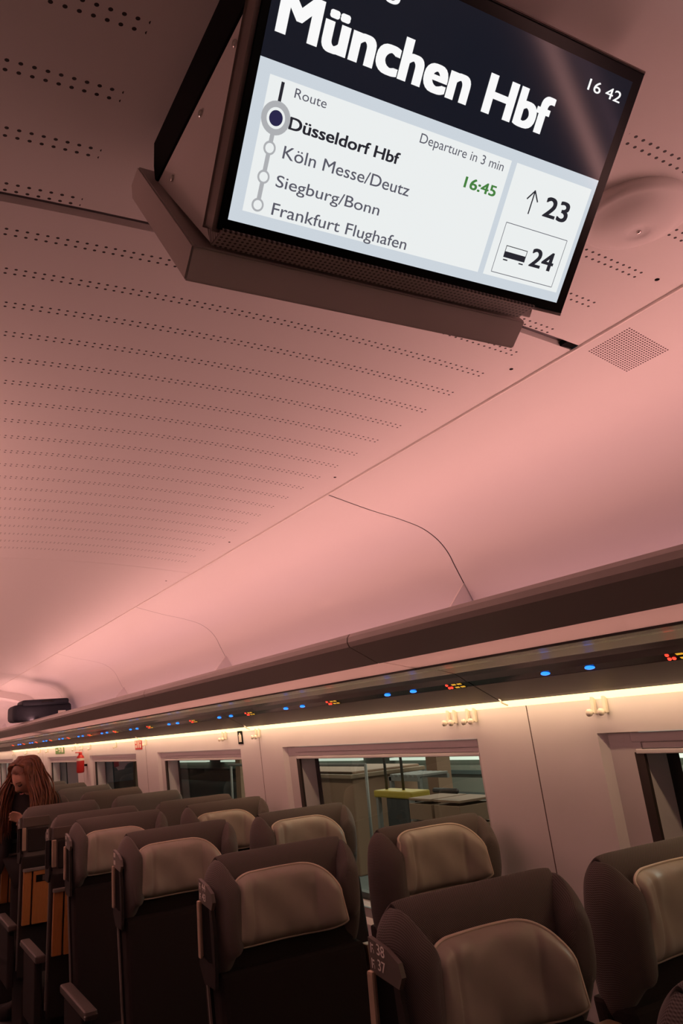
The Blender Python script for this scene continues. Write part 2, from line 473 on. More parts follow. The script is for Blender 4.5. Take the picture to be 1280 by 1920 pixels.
# pillar seams: thin shadow gaps
for i in range(-1, 6):
    y = 2.062+WP*i
    bm = bmesh.new()
    vs = [bm.verts.new((wx(z)-.0006, yy, z)) for z, yy in ((.36, y-.002), (.36, y+.002), (1.664, y+.002), (1.664, y-.002))]
    bm.faces.new(vs); vs2 = [bm.verts.new((v.co.x+.01, v.co.y, v.co.z)) for v in vs]; bm.faces.new(vs2[::-1])
    for q in range(4): bm.faces.new((vs[q], vs2[q], vs2[(q+1) % 4], vs[(q+1) % 4]))
    tag(bm_obj('trim_%d' % (10+i), bm, mat('seam_%d' % i, (.12, .08, .075), .8)), kind='structure')
# shadow line under the upper wall panel
for n, (a, b) in enumerate(WIN):
    y0, y1 = max(a, YB)+.02, b-.02
    if y1 < YB: continue
    w = tag(empty('window_%d' % (n+1), (wx(1.2)+D1, (y0+y1)/2, 1.18)), kind='structure')
    def at(o):                                       # keep world coordinates for parts
        o.parent = w; o.matrix_parent_inverse = Matrix.Translation(-Vector(w.location)); return o
    yi0, yi1 = y0+.015, y1-.115                      # inner opening
    xp = lambda z: wx(z)+D1
    vv, ff = [], []
    def q4(*pts):
        i = len(vv); vv.extend(pts); ff.append(tuple(range(i, i+4)))
    zi0, zi1 = .86, 1.50
    for (ya, yb, za, zb) in ((y0, yi0, .815, 1.56), (yi1, y1, .815, 1.56), (yi0, yi1, .815, zi0)):
        q4((xp(za), ya, za), (xp(za), yb, za), (xp(zb), yb, zb), (xp(zb), ya, zb))
    D2 = .085
    for (p, q) in (((yi0, zi0), (yi1, zi0)), ((yi1, zi0), (yi1, 1.56)), ((yi0, 1.56), (yi0, zi0))):
        sh = lambda yz: yz[0]+(-.012 if yz[0] == yi1 and True else .012)
        q4((xp(p[1])+.012, p[0], p[1]), (xp(q[1])+.012, q[0], q[1]), (xp(q[1])+D2, sh(q), q[1]), (xp(p[1])+D2, sh(p), p[1]))
    at(mesh_obj('frame', vv, ff, m_winframe))
    # dark slot on the far side where the blind guide runs
    bm = bmesh.new(); add_box(bm, 0, .011, yi1-.004, yi1+.028, zi0, 1.50, xf=lambda c: Vector((xp(c.z)-.001+c.x, c.y, c.z)))
    at(bm_obj('blind_guide', bm, mat('guide_%d' % n, (.035, .022, .018), .7)))
    # roller blind cassette: two steps
    bm = bmesh.new()
    add_box(bm, -.004, .05, yi0-.01, yi1+.03, 1.528, 1.556, .003, 2, lambda c: Vector((xp(1.54)+c.x, c.y, c.z)))
    add_box(bm, .004, .05, yi0-.01, yi1+.02, 1.510, 1.5275, .003, 2, lambda c: Vector((xp(1.54)+c.x, c.y, c.z)))
    add_box(bm, -.002, .05, yi0-.01, yi1+.02, 1.496, 1.509, .003, 2, lambda c: Vector((xp(1.54)+c.x, c.y, c.z)))
    at(bm_obj('blind', bm, m_winframe))
    vv, ff = [], []
    xg = lambda z: xp(z)+D2
    for (ya, yb, za, zb) in ((yi0, yi0+.03, zi0, 1.56), (yi1-.055, yi1, zi0, 1.56), (yi0, yi1, zi0-.01, zi0+.03)):
        q4((xg(za)-.002, ya, za), (xg(za)-.002, yb, za), (xg(zb)-.002, yb, zb), (xg(zb)-.002, ya, zb))
    at(mesh_obj('seal', vv, ff, m_winblack))
    at(mesh_obj('pane', [(xg(zi0), yi0, zi0), (xg(zi0), yi1, zi0), (xg(1.56), yi1, 1.56), (xg(1.56), yi0, 1.56)], [(0, 1, 2, 3)], m_pane))

# warm light strips at the top of the wall, one per wall section
for i in range(-1, 6):
    y0, y1 = 2.15+2.18*(i-1)+.03-.12+.0, 2.15+2.18*i-.0
    y0 = 2.03+2.18*(i-1); y1 = 2.145+2.18*i-.0
    y0, y1 = 2.145+2.18*(i-1)-.115+.0, 2.145+2.18*i-.0
    y0 += .0; y1 -= .0
    y0 = max(y0 if i > -1 else YB, YB)
    names = {-1: 'behind the viewpoint', 0: 'above the nearest window at the right', 1: 'above the window of the second row of seats',
             2: 'above the window beside the white bottle sign', 3: 'above the window with the red sign',
             4: 'above the window with the green sign', 5: 'at the far end of the coach'}
    bm = bmesh.new(); add_extrude_xz(bm, [(1.8515, H+.0275), (1.8785, H+.0070), (1.8785, H+.034), (1.8515, H+.034)], (y0+.118 if i > -1 else y0), y1)
    tag(bm_obj('wall_light_strip', bm, m_led), 'warm yellow light strip under the luggage rack '+names[i], 'light', 'light strips along the wall')

# ------------------------------------------------------------------ luggage rack
RK = lambda pts: [(x, H+z) for x, z in pts]
rail_prof = RK([(1.375, .172), (1.275, .226), (1.268, .240), (1.270, .255), (1.280, .266), (1.298, .270), (1.318, .266), (1.33, .255), (1.332, .235), (1.39, .195)])
glass_prof = RK([(1.378, .178), (1.525, .150), (1.527, .158), (1.38, .187)])
soff_prof = RK([(1.522, .158), (1.512, .153), (1.520, .1465), (1.560, .1455), (1.60, .1435), (1.635, .138), (1.665, .128), (1.690, .1155), (1.715, .0990), (1.720, .110), (1.69, .135), (1.62, .155), (1.53, .168)])
strip_prof = RK([(1.713, .1035), (1.748, .083), (1.752, .092), (1.718, .112)])
low_prof = RK([(1.745, .0835), (1.850, .027), (1.858, .030), (1.858, .045), (1.752, .095)])
shelf_prof = RK([(1.525, .162), (1.72, .115), (1.86, .08), (1.868, .10), (1.72, .135), (1.53, .175)])
red_y = [.42, 1.32, 2.235, 3.10, 4.00, 4.87, 5.78, 6.71, 7.60, 8.50, 9.41, 10.3, 11.2, 12.1]
NAMES = ['behind the viewpoint', 'nearest, above the right window', 'above the wall seam and second row of seats', 'above the white bottle sign',
         'above the red fire sign', 'above the red extinguisher, holding a suitcase', 'beyond the suitcase', 'at the far end of the coach']
for k in range(8):
    a = 2.15+2.18*(k-2); b = a+2.18
    a = max(a, YB); b = min(b, YE)
    if b-a < .1: continue
    r = tag(empty('luggage_rack', (1.6, a, H+.1)), 'grey overhead luggage rack section '+NAMES[k], 'luggage rack', 'overhead luggage rack sections')
    def part(o, par=r):
        o.parent = par; o.matrix_parent_inverse = Matrix.Translation(-Vector(r.location)); return o
    def sub(o, par): o.parent = par; return o
    a2, b2 = a+.003, b-.003
    part(prism_xz('front_rail', rail_prof, a2, b2, m_rail))
    part(prism_xz('glass_shelf', glass_prof, a2, b2, m_frost))
    part(prism_xz('soffit', soff_prof, a2, b2, m_soffit))
    part(prism_xz('display_strip', strip_prof, a2, b2, m_strip_black))
    part(prism_xz('lower_panel', low_prof, a2, b2, m_soffit2))
    part(prism_xz('shelf', shelf_prof, a2, b2, m_rail))
    # slanted bracket from the cove down to the shelf at the joint
    part(prism_xz('bracket', RK([(1.752, .425), (1.745, .43), (1.58, .24), (1.50, .17), (1.54, .165), (1.80, .11), (1.85, .22)]), b-.014, b-.004, m_cove))
    # small white cable tail at the joint
    if k >= 1:
        part(tube('joint_clip', [(1.825, b-.02, H+.040), (1.845, b-.012, H+.022), (1.862, b-.02, H+.012)], .003, m_hook))
    # indicators
    nrm = Vector((-.505, 0, -.863)); base = lambda t: Vector((1.713+.035*t, 0, H+.1035-.0205*t))+nrm*.0006
    for y in red_y:
        if not (a+.06 < y < b-.02): continue
        d = box('seat_display', 1.7155, 1.7465, y-.045, y+.045, 0, .0005, m_strip_black, r, xf=lambda c: Vector((c.x, c.y, H+.1035-.0205*(c.x-1.713)/.035-.0012-c.z)))
        d.matrix_parent_inverse = Matrix.Translation(-Vector(r.location))
        bm = bmesh.new()
        for t, yy in ((.25, y+.034), (.7, y+.040), (.7, y+.026)):
            c = base(t); bmesh.ops.create_uvsphere(bm, u_segments=8, v_segments=6, radius=.0055, matrix=Matrix.Translation((c.x, yy, c.z)))
        sub(bm_obj('red_light', bm, m_red), d)
        bm = bmesh.new()
        for t in (.3, .75):
            for yy in (y-.002, y-.032):
                c = base(t)
                add_box(bm, -.0035, .0035, yy-.011, yy+.011, -.0012, .0, 0, 2, lambda q, c=c: Vector((c.x+q.x, q.y, c.z-.585*q.x+q.z)))
        sub(bm_obj('digits', bm, m_amber), d)
    for y in red_y:
        for yy in (y-.615, y-.44):
            if not (a+.02 < yy < b-.02): continue
            bm = bmesh.new(); c = base(.5)
            bmesh.ops.create_uvsphere(bm, u_segments=12, v_segments=8, radius=1, matrix=Matrix.Translation((c.x, yy, c.z)) @ Matrix.Diagonal((.012, .017, .006, 1)))
            part(bm_obj('reading_light', bm, m_blue, smooth=True))

# ------------------------------------------------------------------ hanging passenger information display
def fit_display():
    Yb = .66
    r0, r1 = ray(410, 425), ray(1050, 587); r0 = r0/r0.y*Yb; r1 = r1/r1.y*Yb
    zb = (r0.z+r1.z)/2; x0, x1 = r0.x, r1.x
    t = ray(1205, 140); t = t*(x1/t.x)
    O = Vector((x0, Yb, H+zb)); V = Vector((0, t.y-Yb, t.z-zb))
    return O, x1-x0, V.length, V.normalized()
DO, DW, DH, DV = fit_display()
DU = Vector((1, 0, 0)); DN = DU.cross(DV); DN = DN if DN.y < 0 else -DN      # towards the viewer
def on_screen(px, py):
    d = ray(px, py); o = Vector((0, 0, H)); t = (DO-o).dot(DN)/d.dot(DN)
    p = o+d*t-DO; return p.dot(DU), p.dot(DV)
disp = tag(empty('information_display', (DO.x+DW/2, .70, H+.73)),
           'hanging double-sided train information screen showing München Hbf route', 'display')
def dp(o, par=disp):
    o.parent = par
    if par is disp: o.matrix_parent_inverse = Matrix.Translation(-Vector(disp.location))
    return o
P3 = lambda u, v, n=0.0: DO+DU*u+DV*v+DN*n
def slab(name, u0, u1, v0, v1, n0, n1, material, bev=0, par=disp):
    bm = bmesh.new(); add_box(bm, u0, u1, v0, v1, n0, n1, bev, 2, lambda c: P3(c.x, c.y, c.z))
    return dp(bm_obj(name, bm, material), par)
slab('front_frame', -.004, DW+.003, -.003, DH+.003, -.034, -.003, m_housing_d, .002)
bez = slab('bezel', 0, DW, 0, DH, -.003, .001, m_bezel, .0012)
# screen area
sbl = on_screen(428, 411); sbr = on_screen(1043, 568); hl = on_screen(485, 103); hr = on_screen(1118, 338)
su0, su1, sv0 = (sbl[0]+hl[0])/2, (sbr[0]+hr[0])/2, (sbl[1]+sbr[1])/2
svh = (hl[1]+hr[1])/2; svt = DH-.012
def poly(name, pts, lift, material, par):
    return dp(mesh_obj(name, [P3(u, v, lift) for u, v in pts], [tuple(range(len(pts)))], material), par)
L0 = .0016
scrn = poly('screen', [(su0, sv0), (su1, sv0), (su1, svt), (su0, svt)], L0, m_s_head, disp)
poly('border_field', [(su0, sv0), (su1, sv0), (su1, svh), (su0, svh)], L0+.0002, m_s_edge, scrn)
def avg(*ps): return sum(ps)/len(ps)
a1, a2 = on_screen(497, 126), on_screen(958, 296); c1 = on_screen(892, 518)
p1u0 = su0+.013; p1u1 = (a2[0]+c1[0])/2; p1v1 = svh-.012; p1v0 = sv0+.012
poly('route_panel', [(p1u0, p1v0), (p1u1, p1v0), (p1u1, p1v1), (p1u0, p1v1)], L0+.0004, m_s_white, scrn)
b1, b2 = on_screen(968, 300), on_screen(901, 522.5); b3, b4 = on_screen(1108, 347), on_screen(1039, 556.6)
poly('coach_panel', [((b1[0]+b2[0])/2, p1v0), ((b3[0]+b4[0])/2, p1v0), ((b3[0]+b4[0])/2, p1v1), ((b1[0]+b2[0])/2, p1v1)], L0+.0004, m_s_white, scrn)
def stext(body, bl, br, cap, material, bold=0.0):
    """bl / br: pixels at the ends of the baseline, cap: pixel above bl at cap height"""
    A, B, C_ = on_screen(*bl), on_screen(*br), on_screen(*cap)
    dp(text_on('lettering', body, DO, DU, DV, DN, A[0], B[0], (A[1]+B[1])/2, C_[1]-A[1], material, None, bold, L0+.0007), scrn)
A, B = on_screen(516, 62), on_screen(1012, 252); C1, C2 = on_screen(925, 139), on_screen(904.5, 213)
dp(text_on('lettering', 'München Hbf', DO, DU, DV, DN, A[0]-.002, on_screen(1040, 190)[0], (A[1]+B[1])/2, C1[1]-C2[1], m_s_text, None, .062, L0+.0007), scrn)
stext('16 42', (1097.5, 167.5), (1157.5, 194), (1102, 146), m_s_text, .015)
stext('Route', (549.5, 182.5), (608.7, 203.7), (552.5, 164.5), m_s_grey)
stext('Düsseldorf Hbf', (538, 241.7), (744, 309), (542.5, 218), m_s_dark, .042)
stext('Köln Messe/Deutz', (527, 296), (762.5, 368.7), (532, 272.5), m_s_grey, .008)
stext('Siegburg/Bonn', (514, 349), (707, 404), (519, 327.5), m_s_grey, .008)
stext('Frankfurt Flughafen', (506, 402.5), (757.5, 467.5), (510.5, 380), m_s_grey, .008)
stext('Departure in 3 min', (783.8, 267), (939.6, 320.6), (787, 249), m_s_grey)
stext('16:45', (865.4, 351.7), (924.8, 368), (870, 331), m_s_green, .045)
stext('23', (1011.8, 407.5), (1058, 416), (1022.8, 370), m_s_dark, .04)
stext('24', (987, 498.7), (1030, 509), (996, 464), m_s_dark, .04)
# bottom of the line of small letters above the title
A = on_screen(703, -2); B = on_screen(746, 10)
dp(text_on('lettering', 'io', DO, DU, DV, DN, A[0], B[0], (A[1]+B[1])/2, .017, m_s_text, None, .05, L0+.0007), scrn)
def line_poly(p, q, w):
    a, b = Vector(on_screen(*p)), Vector(on_screen(*q)); d = (b-a).normalized(); n = Vector((-d.y, d.x))*w/2
    return [a+n, b+n, b-n, a-n]
def disc_pts(c, r, n=28):
    c = on_screen(*c); return [(c[0]+r*math.cos(2*PI*i/n), c[1]+r*math.sin(2*PI*i/n)) for i in range(n)]
ru = avg(on_screen(514, 221)[0], on_screen(483, 384)[0], on_screen(503, 277)[0])
def vline(v0, v1, w): return [(ru-w/2, v0), (ru+w/2, v0), (ru+w/2, v1), (ru-w/2, v1)]
vd = on_screen(514, 221)[1]
def disc_at(v, r, n=28): return [(ru+r*math.cos(2*PI*i/n), v+r*math.sin(2*PI*i/n)) for i in range(n)]
poly('route_line', vline(vd+.008, p1v1-.003, .0034), L0+.0006, m_s_dark, scrn)
poly('route_line', vline(p1v0+.004, vd-.008, .0046), L0+.0006, m_s_line, scrn)
poly('station_ring', disc_at(vd, .0155), L0+.0008, m_s_line, scrn)
poly('station_ring', disc_at(vd, .0098), L0+.0010, m_s_white, scrn)
poly('station_dot', disc_at(vd, .0072), L0+.0012, m_s_navy, scrn)
for c in ((503, 277), (492, 331), (483, 384)):
    v = on_screen(*c)[1]
    poly('station_ring', disc_at(v, .0066), L0+.0008, m_s_line, scrn)
    poly('station_dot', disc_at(v, .0046), L0+.0010, m_s_white, scrn)
ax = avg(on_screen(1000.5, 357.7)[0], on_screen(987.7, 401)[0]); at_, ab_ = on_screen(1000.5, 357.7)[1], on_screen(987.7, 401)[1]
bm = bmesh.new()
for (p, q) in (((ax, ab_), (ax, at_)), ((ax-.0085, at_-.011), (ax, at_)), ((ax+.0085, at_-.011), (ax, at_))):
    a, b = Vector(p), Vector(q); d = (b-a).normalized(); n = Vector((-d.y, d.x))*.0009
    bm.faces.new([bm.verts.new(P3(*t, L0+.0007)) for t in (a+n, b+n+d*.0006, b-n+d*.0006, a-n)])
dp(bm_obj('arrow', bm, m_s_dark), scrn)
q = [on_screen(*p) for p in ((946.5, 416.5), (1060.5, 450.3), (1031.7, 537.3), (918.8, 508.5))]
bu0, bu1 = avg(q[0][0], q[3][0]), avg(q[1][0], q[2][0]); bv1, bv0 = avg(q[0][1], q[1][1]), avg(q[2][1], q[3][1])
bm = bmesh.new(); w = .0004
for (x0, x1, y0, y1) in ((bu0, bu1, bv0-w, bv0+w), (bu0, bu1, bv1-w, bv1+w), (bu0-w, bu0+w, bv0, bv1), (bu1-w, bu1+w, bv0, bv1)):
    bm.faces.new([bm.verts.new(P3(x, y, L0+.0007)) for x, y in ((x0, y0), (x1, y0), (x1, y1), (x0, y1))])
dp(bm_obj('coach_box', bm, m_s_grey), scrn)
q = [on_screen(*p) for p in ((947.7, 459.2), (986.2, 470), (981, 492), (940.5, 481))]
tu0, tu1 = avg(q[0][0], q[3][0]), avg(q[1][0], q[2][0]); tv1, tv0 = avg(q[0][1], q[1][1]), avg(q[2][1], q[3][1])
bm = bmesh.new(); tm = (tv0+tv1)/2
for (x0, x1, y0, y1) in ((tu0, tu1, tv0, tm), (tu0, tu1, tv1-.0009, tv1), (tu0, tu0+.0009, tm, tv1), (tu1-.0009, tu1, tm, tv1),
                         (tu0+.001, tu0+.008, tv0-.0035, tv0-.002), (tu1-.008, tu1-.001, tv0-.0035, tv0-.002)):
    bm.faces.new([bm.verts.new(P3(x, y, L0+.0007)) for x, y in ((x0, y0), (x1, y0), (x1, y1), (x0, y1))])
dp(bm_obj('coach_symbol', bm, m_s_dark), scrn)
# speaker chin, wedge body with side cheeks, second screen behind, ceiling mount
yz = lambda bm, pts, x0, x1: None
def prism_yz(name, pts, x0, x1, material, bev=0, par=disp):
    bm = bmesh.new()
    a = [bm.verts.new((x0, y, H+z)) for y, z in pts]; b = [bm.verts.new((x1, y, H+z)) for y, z in pts]; n = len(pts)
    for i in range(n): bm.faces.new((a[i], a[(i+1) % n], b[(i+1) % n], b[i]))
    bm.faces.new(a[::-1]); bm.faces.new(b)
    if bev: bmesh.ops.bevel(bm, geom=list(bm.edges), offset=bev, segments=2, affect='EDGES')
    return dp(bm_obj(name, bm, material), par)
zb = DO.z-H
bl3 = P3(0, 0, -.034); tl3 = P3(0, DH, -.034)
prism_yz('speaker_chin', [(.657, zb-.004), (.690, zb-.002), (.70, zb+.03), (.672, zb+.03)], DO.x+.002, DO.x+DW-.045, m_chin, .0015)
prism_yz('cheek_body', [(bl3.y-.002, bl3.z-H), (.694, zb+.005), (.858, H*0+.690), (tl3.y+.004, .690)], DO.x+.003, DO.x+DW-.02, m_side, .001)
prism_yz('ceiling_mount', [(.862, .692), (.866, .72), (.862, .752), (.565, .755), (.565, .692)], DO.x+.001, DO.x+DW-.17, m_black)
back = prism_yz('rear_screen', [(.703, .500), (.733, .474), (.922, .704), (.925, .728), (.893, .735)], .268, .735, m_housing, .002)
for (y, z) in ((.80, .655), (.70, .668), (.60, .672)):
    bm = bmesh.new(); lathe(bm, [(.0042, 0), (.0042, -.0015), (.003, -.0028)], (DO.x+.003, y, H+z), 'x', 12)
    dp(bm_obj('screw', bm, m_chrome, smooth=True))

# antenna dome and small ceiling plugs
bm = bmesh.new(); zc = ceil_z(1.005)
lathe(bm, [(.086, .01), (.088, 0), (.085, -.008), (.077, -.0115), (.071, -.0130), (.062, -.0195), (.046, -.027), (.028, -.0315), (.018, -.0325), (.0165, -.0310), (.004, -.0310)], (1.005, .697, zc), 'z', 48)
dome = tag(bm_obj('ceiling_dome', bm, m_panel, smooth=True), 'round pale plastic dome on the ceiling right of the screen', 'ceiling dome')
bm = bmesh.new(); lathe(bm, [(.004, 0), (.004, -.002), (.002, -.003)], (1.005, .697, zc-.031), 'z', 12)
scw = bm_obj('screw', bm, m_chrome, dome, smooth=True)
for i, (x, y) in enumerate(((1.178, 1.19), (1.178, .80), (1.178, 1.985), (1.178, 2.83), (1.178, 3.62))):
    bm = bmesh.new(); lathe(bm, [(.004, .004), (.0045, -.0004), (.003, -.0012)], (x, y, ceil_z(x)), 'z', 12)
    tag(bm_obj('trim_%d' % (30+i), bm, m_black), kind='structure')

# ------------------------------------------------------------------ seats
def rounded_section(zb, zt, ro, n=5):
    pts = []
    return pts
HALF = [(0, .022), (.10, .022), (.192, .0215), (.221, .016), (.237, -.001), (.2405, -.028), (.235, -.058), (.223, -.090), (.208, -.118)]
def make_headrest():
    right_ = catmull([(x, y, 0) for x, y in HALF], 3)
    path = [Vector((-p.x, p.y, 0)) for p in reversed(right_)][:-1] + right_
    N = len(path); verts, faces = [], []
    rings = []
    M_ = 36
    def prof(i):
        p = path[i]; q = abs(i-(N-1)/2)/((N-1)/2)            # 0 rear middle .. 1 tip
        y = -p.y
        zt = 1.320-.012*max(0, (abs(p.x)-.16)/.078)**2-9*max(0, y-.04)**2
        zbm = .985+(.118 if p.x > 0 else .080)*min(1, max(0, y)/.11)**2.0
        th = .086-.024*q**2
        return zt, zbm, th
    def ring(i, sc=1.0, fwdoff=Vector((0, 0, 0))):
        p = path[i]; t = (path[min(i+1, N-1)]-path[max(i-1, 0)]).normalized()
        nin = Vector((-t.y, t.x, 0))
        if nin.dot(Vector((0, -.09, 0))-p) < 0: nin = -nin
        zt, zbm, th = prof(i); out = []
        cz = (zt+zbm)/2; hz = (zt-zbm)/2*(.5+.5*sc if sc < 1 else 1); ht = th/2*sc
        c = p+nin*th/2+fwdoff
        rr = .045
        for k in range(M_):
            a = 2*PI*k/M_
            ca, sa = math.cos(a), math.sin(a)
            e = 2.6
            dx = math.copysign(abs(ca)**(2/e), ca)*ht
            # long sides: most of the ring height straight, ends rounded
            dz = math.copysign(min(1.0, abs(sa)**(2/e)), sa)
            dzz = dz*hz
            top = hz-dzz                                  # distance below the top
            if top < rr: dx *= math.sqrt(max(.0, 1-((rr-top)/rr)**2))*.92+.08
            out.append(c+nin*dx+Vector((0, 0, cz+dzz)))
        return out
    t0 = (path[0]-path[1]).normalized(); t1 = (path[-1]-path[-2]).normalized()
    seq = [ring(0, .35, t0*.020), ring(0, .8, t0*.013)]+[ring(i) for i in range(N)]+[ring(N-1, .8, t1*.013), ring(N-1, .35, t1*.020)]
    for r in seq: verts += r
    for j in range(len(seq)-1):
        for k in range(M_):
            faces.append((j*M_+k, j*M_+(k+1) % M_, (j+1)*M_+(k+1) % M_, (j+1)*M_+k))
    faces.append(tuple(range(M_))[::-1]); L = (len(seq)-1)*M_; faces.append(tuple(range(L, L+M_)))
    # the cushion back of the headrest behind the pillow
    # arc lengths for the weave: along the U and around the roll
    us, acc = [], 0
    for j in range(len(seq)):
        if j: acc += (seq[j][0]-seq[j-1][0]).length
        us.append(acc)
    uvs = {}
    for j, r in enumerate(seq):
        d = 0
        for k in range(M_+1):
            if k: d += (r[k % M_]-r[k-1]).length
            uvs[(j, k)] = (us[j], d)
    fuv = []
    for j in range(len(seq)-1):
        for k in range(M_): fuv.append([uvs[(j, k)], uvs[(j, k+1)], uvs[(j+1, k+1)], uvs[(j+1, k)]])
    fuv.append([(0, 0)]*M_); fuv.append([(0, 0)]*M_)
    return verts, faces, fuv
def make_pillow():
    ctl = [(q-.030, r, 0) for q, r in ((-.160, -.104), (-.142, -.094), (-.104, -.081), (-.055, -.073), (0, -.069), (.055, -.073), (.108, -.088), (.148, -.114), (.180, -.138))]
    pl = catmull(ctl, 5); NU = len(pl); NV = 17
    front, back_ = [], []
    rnd = random.Random(3)
    ph = [rnd.uniform(0, 6) for _ in range(6)]
    edge = {}
    for j in range(NV):
        v = j/(NV-1)
        for i in range(NU):
            u = -1+2*i/(NU-1)
            p = pl[i]; t = (pl[min(i+1, NU-1)]-pl[max(i-1, 0)]).normalized(); nf = Vector((t.y, -t.x, 0))
            if nf.y > 0: nf = -nf
            zt = 1.250-(.092*(max(0, u-.28)/.72)**1.9 if u > 0 else .030*(max(0, -u-.44)/.56)**1.5); zl = 1.062+(.026 if u > 0 else .02)*abs(u)**4
            z = zl+(zt-zl)*v
            sq = 1+.0*v-.10*(v)*abs(u)**6
            puff = (1-abs(u)**8)**.5*(1-abs(2*v-1)**5)**.5
            seam = .007*(math.exp(-((abs(u)-.50)/.035)**2))
            wr = .0040*math.sin(9*u+5*v+ph[0])*math.sin(4*v+ph[1])+.0032*math.sin(19*u-6*v+ph[2])*(v**3)+.002*math.sin(23*u+4*v+ph[3])*(1-v)**3
            th = .034*puff
            front.append(Vector((p.x*sq, p.y, z))+nf*(th-seam*puff+wr*puff))
            back_.append(Vector((p.x*sq, p.y, z))-nf*.010*puff)
    vs = front+back_; fs = []
    n0 = len(front)
    for j in range(NV-1):
        for i in range(NU-1):
            a = j*NU+i
            fs.append((a, a+1, a+NU+1, a+NU)); fs.append((n0+a, n0+a+NU, n0+a+NU+1, n0+a+1))
    bnd = [i for i in range(NU)]+[j*NU+NU-1 for j in range(1, NV)]+[(NV-1)*NU+i for i in range(NU-2, -1, -1)]+[j*NU for j in range(NV-2, 0, -1)]
    for q in range(len(bnd)):
        a, b = bnd[q], bnd[(q+1) % len(bnd)]; fs.append((a, n0+a, n0+b, b))
    loop = [(front[i]+back_[i])/2 for i in bnd]
    return vs, fs, loop
shear = lambda c: Vector((c.x, c.y-.16*(1.0-c.z), c.z))
def make_seat(side, numbers=None, back_table=True, console=False, marks=True):
    """side -1: aisle on local -x, +1: aisle on local +x, 0: window seat.  The seat faces local -y."""
    t = empty('train_seat')
    hv, hf, huv = make_headrest(); me = bpy.data.meshes.new('headrest'); me.from_pydata([tuple(v) for v in hv], [], hf)
    uvl = me.uv_layers.new(name='weave'); li = 0
    for p, q in zip(me.polygons, huv):
        for k in range(len(q)): uvl.data[p.loop_start+k].uv = q[k]
    me.materials.append(m_knit); me.update()
    for p in me.polygons: p.use_smooth = True
    h = bpy.data.objects.new('headrest', me); COL.objects.link(h); h.parent = t; subsurf(h, 1)
    pv, pf, loop = make_pillow(); p = mesh_obj('pillow', pv, pf, m_leather, t, True); subsurf(p, 1)
    tube('piping', loop, .0036, m_piping, p, 6, True)
    bm = bmesh.new(); add_box(bm, -.228, .228, -.095, -.018, .40, 1.03, .022, 3, shear)
    bm_obj('backrest', bm, m_dark, t)
    bm = bmesh.new(); add_box(bm, -.236, .236, -.022, .012, .36, 1.04, .010, 2, shear)
    b = bm_obj('back_shell', bm, m_shell, t)
    bm = bmesh.new(); add_box(bm, -.205, .205, -.066, -.020, .99, 1.13, .012, 2)
    bm_obj('headrest_panel', bm, m_dark, t)
    bm = bmesh.new(); add_box(bm, -.235, .235, -.60, -.14, .37, .475, .035, 3); bm_obj('seat_cushion', bm, m_dark, t)
    bm = bmesh.new(); add_box(bm, -.20, .20, -.52, -.16, 0, .37, .01, 2); bm_obj('seat_base', bm, m_shell, t)
    if side:
        s = side
        # side panel: plate on top, front strip and lower return around the grab opening
        bm = bmesh.new()
        X0, X1 = s*.236, s*.2455
        def ply(pts):
            a = [bm.verts.new((X0, y, z)) for y, z in pts]; c = [bm.verts.new((X1, y, z)) for y, z in pts]; n = len(pts)
            for i in range(n): bm.faces.new((a[i], a[(i+1) % n], c[(i+1) % n], c[i]))
            bm.faces.new(a); bm.faces.new(c[::-1])
        ply([(.002, 1.262), (.002, 1.204), (-.092, 1.192), (-.104, 1.212), (-.096, 1.234), (-.06, 1.250)])
        sp = bm_obj('side_panel', bm, m_plate, t); bm = bmesh.new()
        ply([(-.074, 1.194), (-.092, 1.192), (-.104, 1.14), (-.105, 1.05), (-.088, 1.05), (-.080, 1.14)])
        ply([(.014, 1.085), (.014, 1.04), (-.02, 1.0), (-.10, 1.0), (-.105, 1.05), (-.088, 1.06), (-.06, 1.058), (0, 1.07)])
        bm_obj('side_loop', bm, m_shell, t)
        bm = bmesh.new(); add_box(bm, s*.244-.009, s*.244+.009, -.014, .006, 1.06, 1.206, .005, 2)
        if back_table: bm.free()
        else: bm_obj('handle', bm, m_handle, t)
        bm = bmesh.new(); add_box(bm, s*.236-.0075, s*.236+.0075, -.080, .004, 1.055, 1.20, 0)  # black plate standing in for the shade inside the grab opening
        bm_obj('grab_shade', bm, m_black, t)
        O = Vector((X1+s*.0006, 0, 0)); U = Vector((0, -1, 0)) if s < 0 else Vector((0, 1, 0)); V = Vector((0, 0, 1)); N = Vector((s, 0, 0))
        u0 = .006 if s < 0 else -.060
        if numbers:
            text_on('seat_number', numbers[0], O, U, V, N, u0+.021, u0+.047, 1.237, .0185, m_number, sp, .02, 0, -.12)
            text_on('seat_number', numbers[1], O, U, V, N, u0+.021, u0+.046, 1.211, .0185, m_number, sp, .02, 0, -.12)
        bm = bmesh.new()
        rows_ = (1.237, 1.211)
        for z in rows_:
            segs = [(0, .003, 0, .017), (.004, .010, .012, .015), (.005, .008, .006, .009), (.009, .0105, .0, .006)] if numbers else [(0, .008, 0, .016), (.014, .022, 0, .016)]
            for (a, c, d, e) in segs:
                pts = [O+U*(u0+a)+V*(z+d), O+U*(u0+c)+V*(z+d), O+U*(u0+c)+V*(z+e), O+U*(u0+a)+V*(z+e)]
                bm.faces.new([bm.verts.new(q) for q in pts])
        bm_obj('seat_symbol', bm, m_number, sp)
        # aisle armrest
        bm = bmesh.new(); add_box(bm, s*.262-.026, s*.262+.026, -.58, -.10, .618, .655, .012, 3); a = bm_obj('armrest', bm, m_armpad, t)
        bm = bmesh.new(); add_box(bm, s*.262-.027, s*.262+.027, -.585, -.570, .622, .640, .004, 2); bm_obj('armrest_tip', bm, m_chrome, a)
